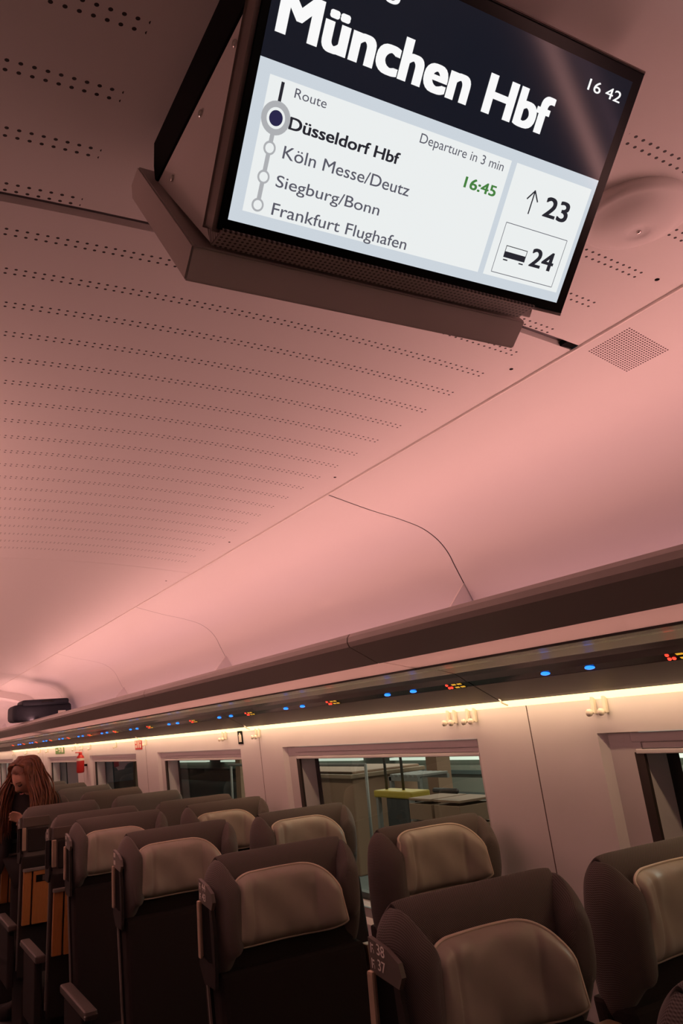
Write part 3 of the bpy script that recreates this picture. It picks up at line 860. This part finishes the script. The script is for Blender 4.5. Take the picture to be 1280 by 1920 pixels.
        bm = bmesh.new(); add_box(bm, s*.262-.020, s*.262+.020, -.50, -.16, .30, .62, .01, 2); bm_obj('armrest_support', bm, m_shell, t)
        if back_table:
            bm = bmesh.new(); add_box(bm, s*.155-.075, s*.155+.075, .018, .0275, 1.205, 1.262, .004, 2); bm_obj('rear_plate', bm, m_plate, t)
            bm = bmesh.new(); add_box(bm, s*.145-.060, s*.145+.060, .018, .0255, 1.065, 1.195, .006, 2); bm_obj('rear_recess', bm, m_shell, t)
            bm = bmesh.new(); add_box(bm, s*.226-.011, s*.226+.011, .020, .034, 1.075, 1.204, .004, 2); bm_obj('rear_grip', bm, m_handle, t)
        bm = bmesh.new(); add_box(bm, s*.238-.003, s*.238+.003, -.028, -.020, .40, 1.0, 0, 2, shear); bm_obj('side_trim', bm, m_trim, t)
    if console:
        bm = bmesh.new(); add_box(bm, .242, .298, -.075, -.035, .55, 1.01, .006, 2, shear); bm_obj('centre_armrest', bm, m_console, t)
    if back_table:
        bm = bmesh.new(); add_box(bm, .178, .225, .012, .034, .655, .955, .004, 2, shear)
        add_box(bm, -.215, .170, .012, .040, .655, .955, .004, 2, shear)
        ft = bm_obj('folding_table', bm, m_wood, t)
        bm = bmesh.new(); add_box(bm, -.218, .228, .010, .044, .955, .972, .004, 2, shear); bm_obj('table_edge', bm, m_trim, ft)
        bm = bmesh.new(); add_box(bm, .085, .155, .0402, .0412, .890, .930, 0, 2, shear); pg = bm_obj('pictogram', bm, m_black, ft)
        bm = bmesh.new(); add_box(bm, .090, .118, .0412, .0418, .895, .925, 0, 2, shear)
        bm_obj('pictogram_field', bm, m_plate, ft)
    return t
XA, XW = .837+.240, 1.384+.2385
GA = 'train seats in rows'
P38 = make_seat(-1, ('38', '37'), False, True)
P44 = make_seat(-1, ('44', '43'), False, True)
PM = make_seat(-1, None, False, True)
PW = make_seat(0, None, False)
PBA = make_seat(1, None, True)         # aisle seat facing away (turned 180 deg)
PBW = make_seat(0, None, True)
used = set()
def put(proto, x, y, rz, label, lift=0.0):
    o = proto if proto.name not in used else copy_tree(proto)
    used.add(proto.name); used.add(o.name)
    o.location = (x, y, 0); o.rotation_euler = (0, 0, rz)
    for c in o.children:
        if c.name.split('.')[0] == 'pillow': c.location.z = lift
    tag(o, label, 'seat', GA); return o
put(P38, XA, 1.425, 0, 'large dark knit aisle seat with number plate 38 and 37')
put(P44, XA, 2.345, 0, 'aisle seat with number plate 44 and 43, second row', 0.018)
put(PM, XA, 3.28, 0, 'aisle seat in third row, right behind seat plate 44', 0.02)
put(PM, XA, 4.16, 0, 'aisle seat in fourth row, last one facing the viewer', 0.01)
put(PM, XA-.02, .765, 0, 'cropped seat whose wing shows in bottom right corner')
put(PW, XW, 1.425, 0, 'window seat at right edge beside seat plate 38', 0.035)
put(PW, XW, 2.345, 0, 'window seat against the white pillar, right of seat plate 44', 0.055)
put(PW, XW, 3.28, 0, 'window seat in third row below the large window', 0.035)
put(PW, XW, 4.16, 0, 'window seat in fourth row with its pillow half hidden', 0.02)
Y0 = [4.56, 5.48, 6.40, 7.32, 8.24, 9.16, 10.08]
AL = ['aisle seat turned away, back to back with the fourth row', 'aisle seat turned away with orange wood folding table showing', 'aisle seat turned away right behind the red-haired woman',
      'aisle seat turned away hidden beyond the woman, third of its row run', 'aisle seat turned away beyond the woman, fourth in the line',
      'aisle seat turned away beyond the woman, fifth in the line', 'farthest aisle seat turned away, near the coach end']
WL = ['window seat turned away, back to back with fourth row window seat', 'second flat-topped window seat turned away, with a pale cloth edge', 'third window seat turned away, under the window with bright reflection',
      'fourth window seat turned away, under the red-signed window', 'fifth window seat turned away, near the red extinguisher', 'sixth window seat turned away, beyond the extinguisher', 'farthest window seat turned away, by the last windows']
for y, la, lw in zip(Y0, AL, WL):
    put(PBA, XA, y, PI, la); put(PBW, XW, y, PI, lw)

# ------------------------------------------------------------------ things on the wall
def hook(y):
    z = 1.645; x = wx(z)
    o = empty('coat_hook', (x, y, z))
    bm = bmesh.new(); add_box(bm, -.012, 0, -.007, .007, -.030, .028, .003, 2); bm_obj('hook_bar', bm, m_hook, o)
    bm = bmesh.new(); lathe(bm, [(.004, 0), (.004, -.012), (.0105, -.016), (.011, -.024), (.006, -.028)], (-.008, 0, -.026), 'x', 14)
    bm_obj('knob', bm, m_hook, o, True); return o
HK = [(1.72, 'first coat hook right of the wall seam, right one of its pair'), (1.765, 'first coat hook right of the wall seam, left one of its pair'),
      (2.327, 'coat hook nearest the wall seam on its left, right one of four'), (2.367, 'second coat hook of four left of the wall seam'),
      (2.443, 'third coat hook of four left of the wall seam'), (2.483, 'fourth coat hook of four, leftmost above the large window'),
      (4.215, 'coat hook right of the white bottle sign, right of the pair'), (4.26, 'coat hook right of the white bottle sign, left of the pair'),
      (4.71, 'coat hook left of the white bottle sign, right of the pair'), (4.76, 'coat hook left of the white bottle sign, left of the pair'),
      (6.37, 'coat hook right of the red fire sign'), (7.26, 'coat hook left of the red fire sign, above the window'),
      (8.21, 'single coat hook between extinguisher and red sign'), (8.58, 'coat hook just right of the red extinguisher'), (8.92, 'coat hook just left of the red extinguisher'),
      (10.4, 'coat hook left of the green exit sign'), (10.9, 'second coat hook left of the green exit sign'), (11.9, 'third coat hook left of the green exit sign'), (13.0, 'farthest coat hook on the wall')]
for y, lb in HK: tag(hook(y), 'cream '+lb, 'hook', 'coat hooks along the wall')
def wall_plate(name, y0, y1, z0, z1, material, label, cat, t=.003):
    bm = bmesh.new(); add_box(bm, -t, 0, y0, y1, z0, z1, 0, 2, lambda c: Vector((wx(c.z)-.0008+c.x, c.y, c.z)))
    return tag(bm_obj(name, bm, material), label, cat)
def wq(parent, name, polys, material, off=.0042):
    bm = bmesh.new()
    for pts in polys: bm.faces.new([bm.verts.new((wx(z)-off, y, z)) for y, z in pts])
    return bm_obj(name, bm, material, parent)
s1 = wall_plate('bottle_sign', 4.464, 4.532, 1.585, 1.66, m_black, 'small black wall sign with a pale bottle shape', 'sign')
wq(s1, 'bottle_shape', [[(4.478, 1.597), (4.519, 1.597), (4.519, 1.636), (4.508, 1.642), (4.508, 1.648), (4.489, 1.648), (4.489, 1.642), (4.478, 1.636)]], m_sign_white)
s2 = wall_plate('fire_sign', 6.50, 6.69, 1.588, 1.665, m_sign_red, 'red and white pictogram sign above the windows', 'sign')
def rect(y0, y1, z0, z1): return [(y0, z0), (y1, z0), (y1, z1), (y0, z1)]
wq(s2, 'pictogram', [rect(6.52, 6.555, 1.60, 1.63), rect(6.525, 6.55, 1.637, 1.655), rect(6.575, 6.60, 1.60, 1.655), rect(6.62, 6.635, 1.60, 1.655), rect(6.645, 6.675, 1.60, 1.622), rect(6.65, 6.675, 1.632, 1.655)], m_sign_white)
s3 = wall_plate('exit_sign', 9.48, 9.96, 1.59, 1.672, m_sign_green, 'green and white escape pictogram sign on the far wall', 'sign')
wq(s3, 'pictogram', [rect(9.52, 9.62, 1.605, 1.658), rect(9.66, 9.70, 1.61, 1.65), rect(9.71, 9.78, 1.635, 1.655), rect(9.72, 9.76, 1.605, 1.625), rect(9.83, 9.93, 1.625, 1.64)], m_sign_white)
fx = tag(empty('fire_extinguisher', (1.83, 8.45, 1.40)), 'red fire extinguisher mounted on the far wall pillar', 'fire extinguisher')
bm = bmesh.new(); lathe(bm, [(.024, 0), (.035, .005), (.037, .015), (.037, .14), (.033, .155), (.02, .168), (.016, .175)], (0, 0, 0), 'z', 20); bm_obj('tank', bm, m_redpaint, fx, True)
bm = bmesh.new(); lathe(bm, [(.016, .175), (.018, .185), (.012, .20)], (0, 0, 0), 'z', 12); add_box(bm, -.05, .01, -.008, .008, .19, .20, .003, 1); bm_obj('valve', bm, m_redpaint, fx)
bm = bmesh.new(); lathe(bm, [(.0372, .115), (.0375, .117), (.0375, .137), (.0372, .139)], (0, 0, 0), 'z', 20); bm_obj('tank_label', bm, m_sign_white, fx, True)
bm = bmesh.new(); add_box(bm, .035, wx(1.5)-1.83, -.03, .03, .06, .08, 0); bm_obj('wall_bracket', bm, m_black, fx)

# ------------------------------------------------------------------ suitcase on the rack
bg = tag(empty('suitcase', (1.45, 8.26, H+.274)), 'dark navy soft suitcase lying on the far luggage rack', 'suitcase')
bm = bmesh.new(); add_box(bm, -.28, .26, 0, .36, .0, .155, .045, 3); bm_obj('body', bm, m_bag, bg, True)
bm = bmesh.new(); add_box(bm, -.20, .23, -.02, .30, .14, .195, .025, 3); bm_obj('front_pocket', bm, m_bag, bg, True)
bm = bmesh.new(); add_box(bm, .13, .20, -.003, .001, .05, .08, 0); bm_obj('tag', bm, m_sign_white, bg)
tube('handle', [(-.02, -.018, .165), (.0, -.034, .175), (.06, -.034, .175), (.08, -.018, .165)], .006, m_shell, bg)

# ------------------------------------------------------------------ the woman standing between the seat rows
def skin_object(name, pts, edges, radii, material, parent=None, lv=2, root=0):
    me = bpy.data.meshes.new(name); me.from_pydata(pts, edges, []); me.materials.append(material)
    o = bpy.data.objects.new(name, me); COL.objects.link(o)
    md = o.modifiers.new('skin', 'SKIN'); md.use_smooth_shade = True; md.branch_smoothing = .3
    for i, r in enumerate(radii):
        sv = me.skin_vertices[0].data[i]
        sv.radius = (r, r) if not isinstance(r, tuple) else r
        sv.use_root = (i == root)
    ss = o.modifiers.new('sub', 'SUBSURF'); ss.levels = lv; ss.render_levels = lv
    if parent: o.parent = parent
    return o
per = tag(empty('person', (1.045, 6.235, 0), math.radians(-38)), 'person with long auburn hair in dark clothes, bowing their head beyond the seats', 'person')
# faces local -y; joints: pelvis .. head, arms, legs
J = {'pel': (0, 0, .92), 'waist': (0, -.005, 1.04), 'chest': (0, -.015, 1.20), 'upch': (0, -.025, 1.30), 'neck': (0, -.045, 1.385), 'neck2': (0, -.085, 1.425),
     'sl': (-.145, -.02, 1.325), 'el': (-.20, -.03, 1.05), 'wl': (-.20, -.16, .85), 'hl': (-.195, -.20, .80),
     'sr': (.145, -.02, 1.325), 'er': (.20, -.06, 1.07), 'wr': (.10, -.25, 1.18), 'hr': (.06, -.29, 1.22),
     'pl': (-.085, 0, .88), 'kl': (-.09, -.02, .48), 'al': (-.09, .02, .08), 'fl': (-.095, -.13, .035),
     'pr': (.085, 0, .88), 'kr': (.09, -.02, .48), 'ar': (.09, .02, .08), 'fr': (.095, -.13, .035)}
E_ = [('pel', 'waist'), ('waist', 'chest'), ('chest', 'upch'), ('upch', 'neck'), ('neck', 'neck2'), ('upch', 'sl'), ('sl', 'el'), ('el', 'wl'), ('wl', 'hl'),
      ('upch', 'sr'), ('sr', 'er'), ('er', 'wr'), ('wr', 'hr'), ('pel', 'pl'), ('pl', 'kl'), ('kl', 'al'), ('al', 'fl'), ('pel', 'pr'), ('pr', 'kr'), ('kr', 'ar'), ('ar', 'fr')]
Rr = {'pel': (.125, .09), 'waist': (.105, .078), 'chest': (.12, .088), 'upch': (.10, .07), 'neck': .045, 'neck2': .043, 'sl': .048, 'el': .036, 'wl': .023, 'hl': .020,
      'sr': .048, 'er': .036, 'wr': .023, 'hr': .020, 'pl': .075, 'kl': .05, 'al': .034, 'fl': .03, 'pr': .075, 'kr': .05, 'ar': .034, 'fr': .03}
# fingers and palm
for sd, w_, h_, dirv in (('l', J['wl'], J['hl'], Vector((0, -.35, -.93))), ('r', J['wr'], J['hr'], Vector((-.75, -.45, .45)))):
    hv = Vector(h_); d = dirv.normalized(); side = d.cross(Vector((0, 1, 0))).normalized(); bend = side.cross(d)*(-1)
    for k, (off, ln) in enumerate(((-.026, .062), (-.009, .072), (.009, .067), (.025, .052))):
        b0 = hv+d*.025+side*off; b1 = b0+d*ln*.5+bend*.006; b2 = b1+d*ln*.4+bend*.018
        n0, n1, n2 = 'f%s%d%d' % (sd, k, 0), 'f%s%d%d' % (sd, k, 1), 'f%s%d%d' % (sd, k, 2)
        J[n0], J[n1], J[n2] = tuple(b0), tuple(b1), tuple(b2); Rr[n0], Rr[n1], Rr[n2] = .0095, .0085, .0065
        E_ += [('h'+sd, n0), (n0, n1), (n1, n2)]
    t0 = hv+side*.026-d*.01; t1 = t0+side*.022+d*.028; J['t%s0' % sd] = tuple(t0); J['t%s1' % sd] = tuple(t1); Rr['t%s0' % sd] = .011; Rr['t%s1' % sd] = .008
    E_ += [('h'+sd, 't%s0' % sd), ('t%s0' % sd, 't%s1' % sd)]
keys = list(J)
body = skin_object('body', [J[k] for k in keys], [(keys.index(a), keys.index(b)) for a, b in E_], [Rr[k] for k in keys], m_skin, per, 2, 0)
# head with face as part of the same surface: sculpted sphere joined before a voxel remesh
HC = Vector((-.005, -.125, 1.475)); HR = Matrix.Rotation(math.radians(-24), 4, 'Z') @ Matrix.Rotation(math.radians(36), 4, 'X')   # bowed forward
def head_mesh():
    bm = bmesh.new(); bmesh.ops.create_uvsphere(bm, u_segments=40, v_segments=32, radius=1)
    for v in bm.verts:
        n = v.co.normalized(); x, y, z = n
        p = Vector((x*.072, y*.092, z*.112))
        if z < 0: p.x *= 1-.30*(-z)**1.3; p.y *= 1-.12*(-z)
        front = max(0, -y)
        g = lambda cx, cz, sx, sz: math.exp(-((x-cx)/sx)**2-((z-cz)/sz)**2)*front
        p.y -= .026*g(0, -.22, .13, .17)+.012*g(0, -.05, .10, .25)         # nose
        p.y += .012*(g(.36, .06, .18, .11)+g(-.36, .06, .18, .11))          # eye sockets
        p.y -= .007*(g(.36, .055, .11, .06)+g(-.36, .055, .11, .06))         # eyelids
        p.y -= .006*g(0, .22, .5, .12)                                      # brow
        p.y -= .008*g(0, -.56, .24, .05)+.008*g(0, -.66, .22, .05); p.y += .006*g(0, -.61, .3, .025)   # lips
        p.y -= .010*g(0, -.88, .3, .12)                                     # chin
        v.co = p
    return bm
bm = head_mesh()
for s_ in (-1, 1):
    bmesh.ops.create_uvsphere(bm, u_segments=12, v_segments=8, radius=1, matrix=Matrix.Translation((s_*.073, .01, -.01)) @ Matrix.Diagonal((.010, .018, .030, 1)))
me = bpy.data.meshes.new('head_tmp'); bm.transform(Matrix.Translation(HC) @ HR); bm.to_mesh(me); bm.free()
bpy.context.view_layer.update(); dg = bpy.context.evaluated_depsgraph_get()
bme = bpy.data.meshes.new_from_object(body.evaluated_get(dg))
bm = bmesh.new(); bm.from_mesh(bme); bm.from_mesh(me); nm = bpy.data.meshes.new('body'); bm.to_mesh(nm); bm.free()
nm.materials.append(m_skin)
body.modifiers.clear(); body.data = nm
rm = body.modifiers.new('remesh', 'REMESH'); rm.mode = 'VOXEL'; rm.voxel_size = .0055; rm.use_smooth_shade = True
sm = body.modifiers.new('smooth', 'SMOOTH'); sm.factor = .5; sm.iterations = 2
HM = Matrix.Translation(HC) @ HR
for nm_, mt_, cv in (('eyebrow', 'hair', [(-.050, -.076, .027), (-.034, -.090, .033), (-.014, -.092, .028)]), ('eyebrow', 'hair', [(.050, -.076, .027), (.034, -.090, .033), (.014, -.092, .028)]),
                     ('eyelashes', 'dark', [(-.046, -.077, .006), (-.032, -.088, .001), (-.016, -.085, .005)]), ('eyelashes', 'dark', [(.046, -.077, .006), (.032, -.088, .001), (.016, -.085, .005)]),
                     ('lips', 'lip', [(-.020, -.084, -.064), (0, -.095, -.062), (.020, -.084, -.064)])):
    tube(nm_, [HM @ Vector(p) for p in catmull(cv, 4)], .0042 if nm_ == 'lips' else .0034, {'hair': m_hair, 'dark': m_coat, 'lip': mat('lips', (.42, .12, .10), .5)}[mt_], per, 6)
# clothing grown over the same joints
def cloth(name, ks, grow, material):
    es = [(a, b) for a, b in E_ if a in ks and b in ks]
    rad = []
    for k in ks:
        r = Rr[k]; g = grow.get(k, .014) if isinstance(grow, dict) else grow
        rad.append((r[0]+g, r[1]+g) if isinstance(r, tuple) else r+g)
    return skin_object(name, [J[k] for k in ks], [(ks.index(a), ks.index(b)) for a, b in es], rad, material, per, 2, 0)
cloth('coat', ['pel', 'waist', 'chest', 'upch', 'neck', 'sl', 'el', 'wl', 'sr', 'er', 'wr'], {'pel': .03, 'waist': .02}, m_coat)
cloth('trousers', ['pel', 'pl', 'kl', 'al', 'pr', 'kr', 'ar'], .016, m_coat)
def shoe():
    bm = bmesh.new()
    for s_ in (-1, 1): add_box(bm, s_*.093-.042, s_*.093+.042, -.20, .06, 0, .085, .03, 3)
    return bm_obj('shoes', bm, m_coat, per, True)
shoe()
# hair: a cap over the skull and long wavy locks down both sides
bm = bmesh.new(); bmesh.ops.create_uvsphere(bm, u_segments=36, v_segments=28, radius=1)
kill = []
for v in bm.verts:
    n = v.co.normalized()
    v.co = Vector((n.x*.084, n.y*.100+.007, n.z*.120+.003))
    if n.y < -.28 and n.z < .66-.25*abs(n.x): kill.append(v)
    if n.z < -.75: kill.append(v)
bmesh.ops.delete(bm, geom=list(set(kill)), context='VERTS')
bm.transform(Matrix.Translation(HC) @ HR)
rnd = random.Random(11)
for i in range(340):
    ang = rnd.uniform(-.38, 1.38)*PI             # around the head, leaving the face open
    a = rnd.uniform(0.0, 1.0)
    side_ = 1 if i % 2 else -1
    phi = rnd.uniform(-.62, 1.0)
    st = Vector((side_*.030*rnd.random(), .02+.05*phi, .122))
    mid = Vector((side_*(.086+.014*rnd.random()), -.006+.095*max(phi, -.35), .03+.03*rnd.random()))
    w0 = (Matrix.Translation(HC) @ HR) @ st; w1 = (Matrix.Translation(HC) @ HR) @ mid
    out = side_*rnd.uniform(.03, .09)
    w2 = w1+Vector((out*.8, rnd.uniform(-.03, .05), -.12)); w3 = w2+Vector((out*.5, rnd.uniform(-.05, .05), -.12)); w4 = w3+Vector((out*-.1, rnd.uniform(-.05, .04), -.10-.08*rnd.random()))
    pts = catmull([w0, (w0+w1)/2+Vector((side_*.018, 0, .022)), w1, w2, w3, w4], 4)
    wv = rnd.uniform(0, 6)
    pts = [p+Vector((math.sin(wv+q*.7), math.cos(wv*1.3+q*.6), 0))*.006 for q, p in enumerate(pts)]
    n_ = len(pts); add_tube(bm, pts, [.0068*(1-.75*(q/(n_-1))**2)+.0008 for q in range(n_)], 5)
bm_obj('hair', bm, m_hair, per, True)

# ------------------------------------------------------------------ the platform outside the windows
m_plat = mat('platform_grey', (.10, .11, .105), .9, var=.15, vscale=4)
m_far = mat('far_wall', (.24, .24, .20), .7)
m_far_d = mat('far_wall_band', (.09, .11, .105), .7)
m_kiosk = mat('brown_box', (.20, .115, .07), .75)
m_cart = mat('cart_yellow', (.34, .24, .015), .6)
m_steel = mat('dull_steel', (.16, .155, .14), .6)
m_lamp = mat('platform_tube', (.8, .9, .85), .5, emit=(.85, 1.0, .84), estr=.7)
tag(box('ground', 2.15, 16, -3, 40, -.25, -.10, m_plat), kind='structure')
tag(box('wall_platform', 12, 12.2, -3, 40, -.1, 4.2, m_far), kind='structure')
tag(box('trim_41', 11.9, 12.0, -3, 40, .30, .38, m_far_d), kind='structure')
def atx(px, py, X):
    d = ray(px, py); return Vector((0, 0, H))+d*(X/d.x)
for i in range(6):
    y = 2+6*i
    tag(box('platform_lamp', 11.83, 12.0, y, y+4.4, .62, .68, m_lamp), 'pale fluorescent tube on the platform outside, number %s from the front' % ['one', 'two', 'three', 'four', 'five', 'six'][i], 'lamp', 'fluorescent tubes outside')
for i, y in enumerate((3.0, 8.15, 14.2, 21.0)):
    tag(box('platform_post', 5.9, 6.1, y, y+.22, -.1, 3.4, m_kiosk), 'dark square platform post outside, %s' % ['near the right window', 'right part of the large window', 'outside the third window', 'farthest of the row'][i], 'post', 'platform posts')
# yellow luggage cart
cy = 6.85
ct = tag(empty('luggage_cart', (4.5, cy, -.1)), 'yellow topped luggage cart with two tall poles outside large window', 'cart')
box('deck', -.11, .11, -.33, .33, 1.02, 1.085, m_cart, ct, .015)
box('body', -.10, .10, -.26, .12, .45, 1.02, mat('cart_dark', (.02, .02, .018), .6), ct, .01)
for yy in (.25, -.05): tube('pole', [(0, yy, 1.07), (0, yy, 1.34), (0, yy+.01, 1.46), (.0, yy-.07, 1.52)], .014, mat('pole_dark', (.03, .025, .02), .5), ct)
for xx in (-.08, .08):
    for yy in (-.29, .29): box('leg', xx-.02, xx+.02, yy-.02, yy+.02, 0, 1.02, m_steel, ct)
bm = bmesh.new()
for k in range(6): add_box(bm, -.2, .2, .22+.09*k, .27+.09*k, 1.16+.0*k, 1.185, .003, 1)
add_box(bm, -.2, -.17, .2, .75, 1.12, 1.16); add_box(bm, .17, .2, .2, .75, 1.12, 1.16)
add_box(bm, -.2, -.16, .70, .74, 0, 1.16); add_box(bm, .16, .2, .70, .74, 0, 1.16)
bnch = bm_obj('slatted_rack', bm, m_steel); bnch.location = (5.05, cy, -.1); tag(bnch, 'grey slatted rack beside the yellow cart outside', 'rack')
for i, (y0, y1, z1, lb) in enumerate(((5.62, 5.98, 1.02, 'right one of two brown slatted crates outside'), (6.02, 6.36, .98, 'left one of two brown slatted crates outside'))):
    cr = tag(empty('crate', (4.45, (y0+y1)/2, -.1)), lb, 'crate', 'crates outside the large window')
    w = (y1-y0)/2
    for k in range(6): box('slat', -.2, .2, -w, w, .10+.155*k, .235+.155*k, m_kiosk, cr, .004)
    box('lid', -.2, .2, -w, w, 1.035, 1.055, m_kiosk, cr, .004)
    if i == 0: tube('grip_bar', [(-.19, -w+.02, 1.13), (-.19, w-.02, 1.13)], .022, mat('grip_bar', (.02, .015, .012), .7), cr)
kb = tag(empty('kiosk', (5.6, 9.9, -.1)), 'brown low kiosk with railing outside the large window', 'kiosk')
box('body', -.5, .5, -1.1, 1.6, 0, 1.18, m_kiosk, kb, .02); box('counter', -.55, .55, -1.15, 1.65, 1.10, 1.15, mat('counter', (.20, .135, .085), .7), kb, .01)
tube('railing', [(-.6, -1.6, 1.27), (-.6, 2.6, 1.27)], .02, m_steel, kb)
for yy in (-1.6, -.4, .9, 2.5): tube('post', [(-.6, yy, 0), (-.6, yy, 1.27)], .018, m_steel, kb)
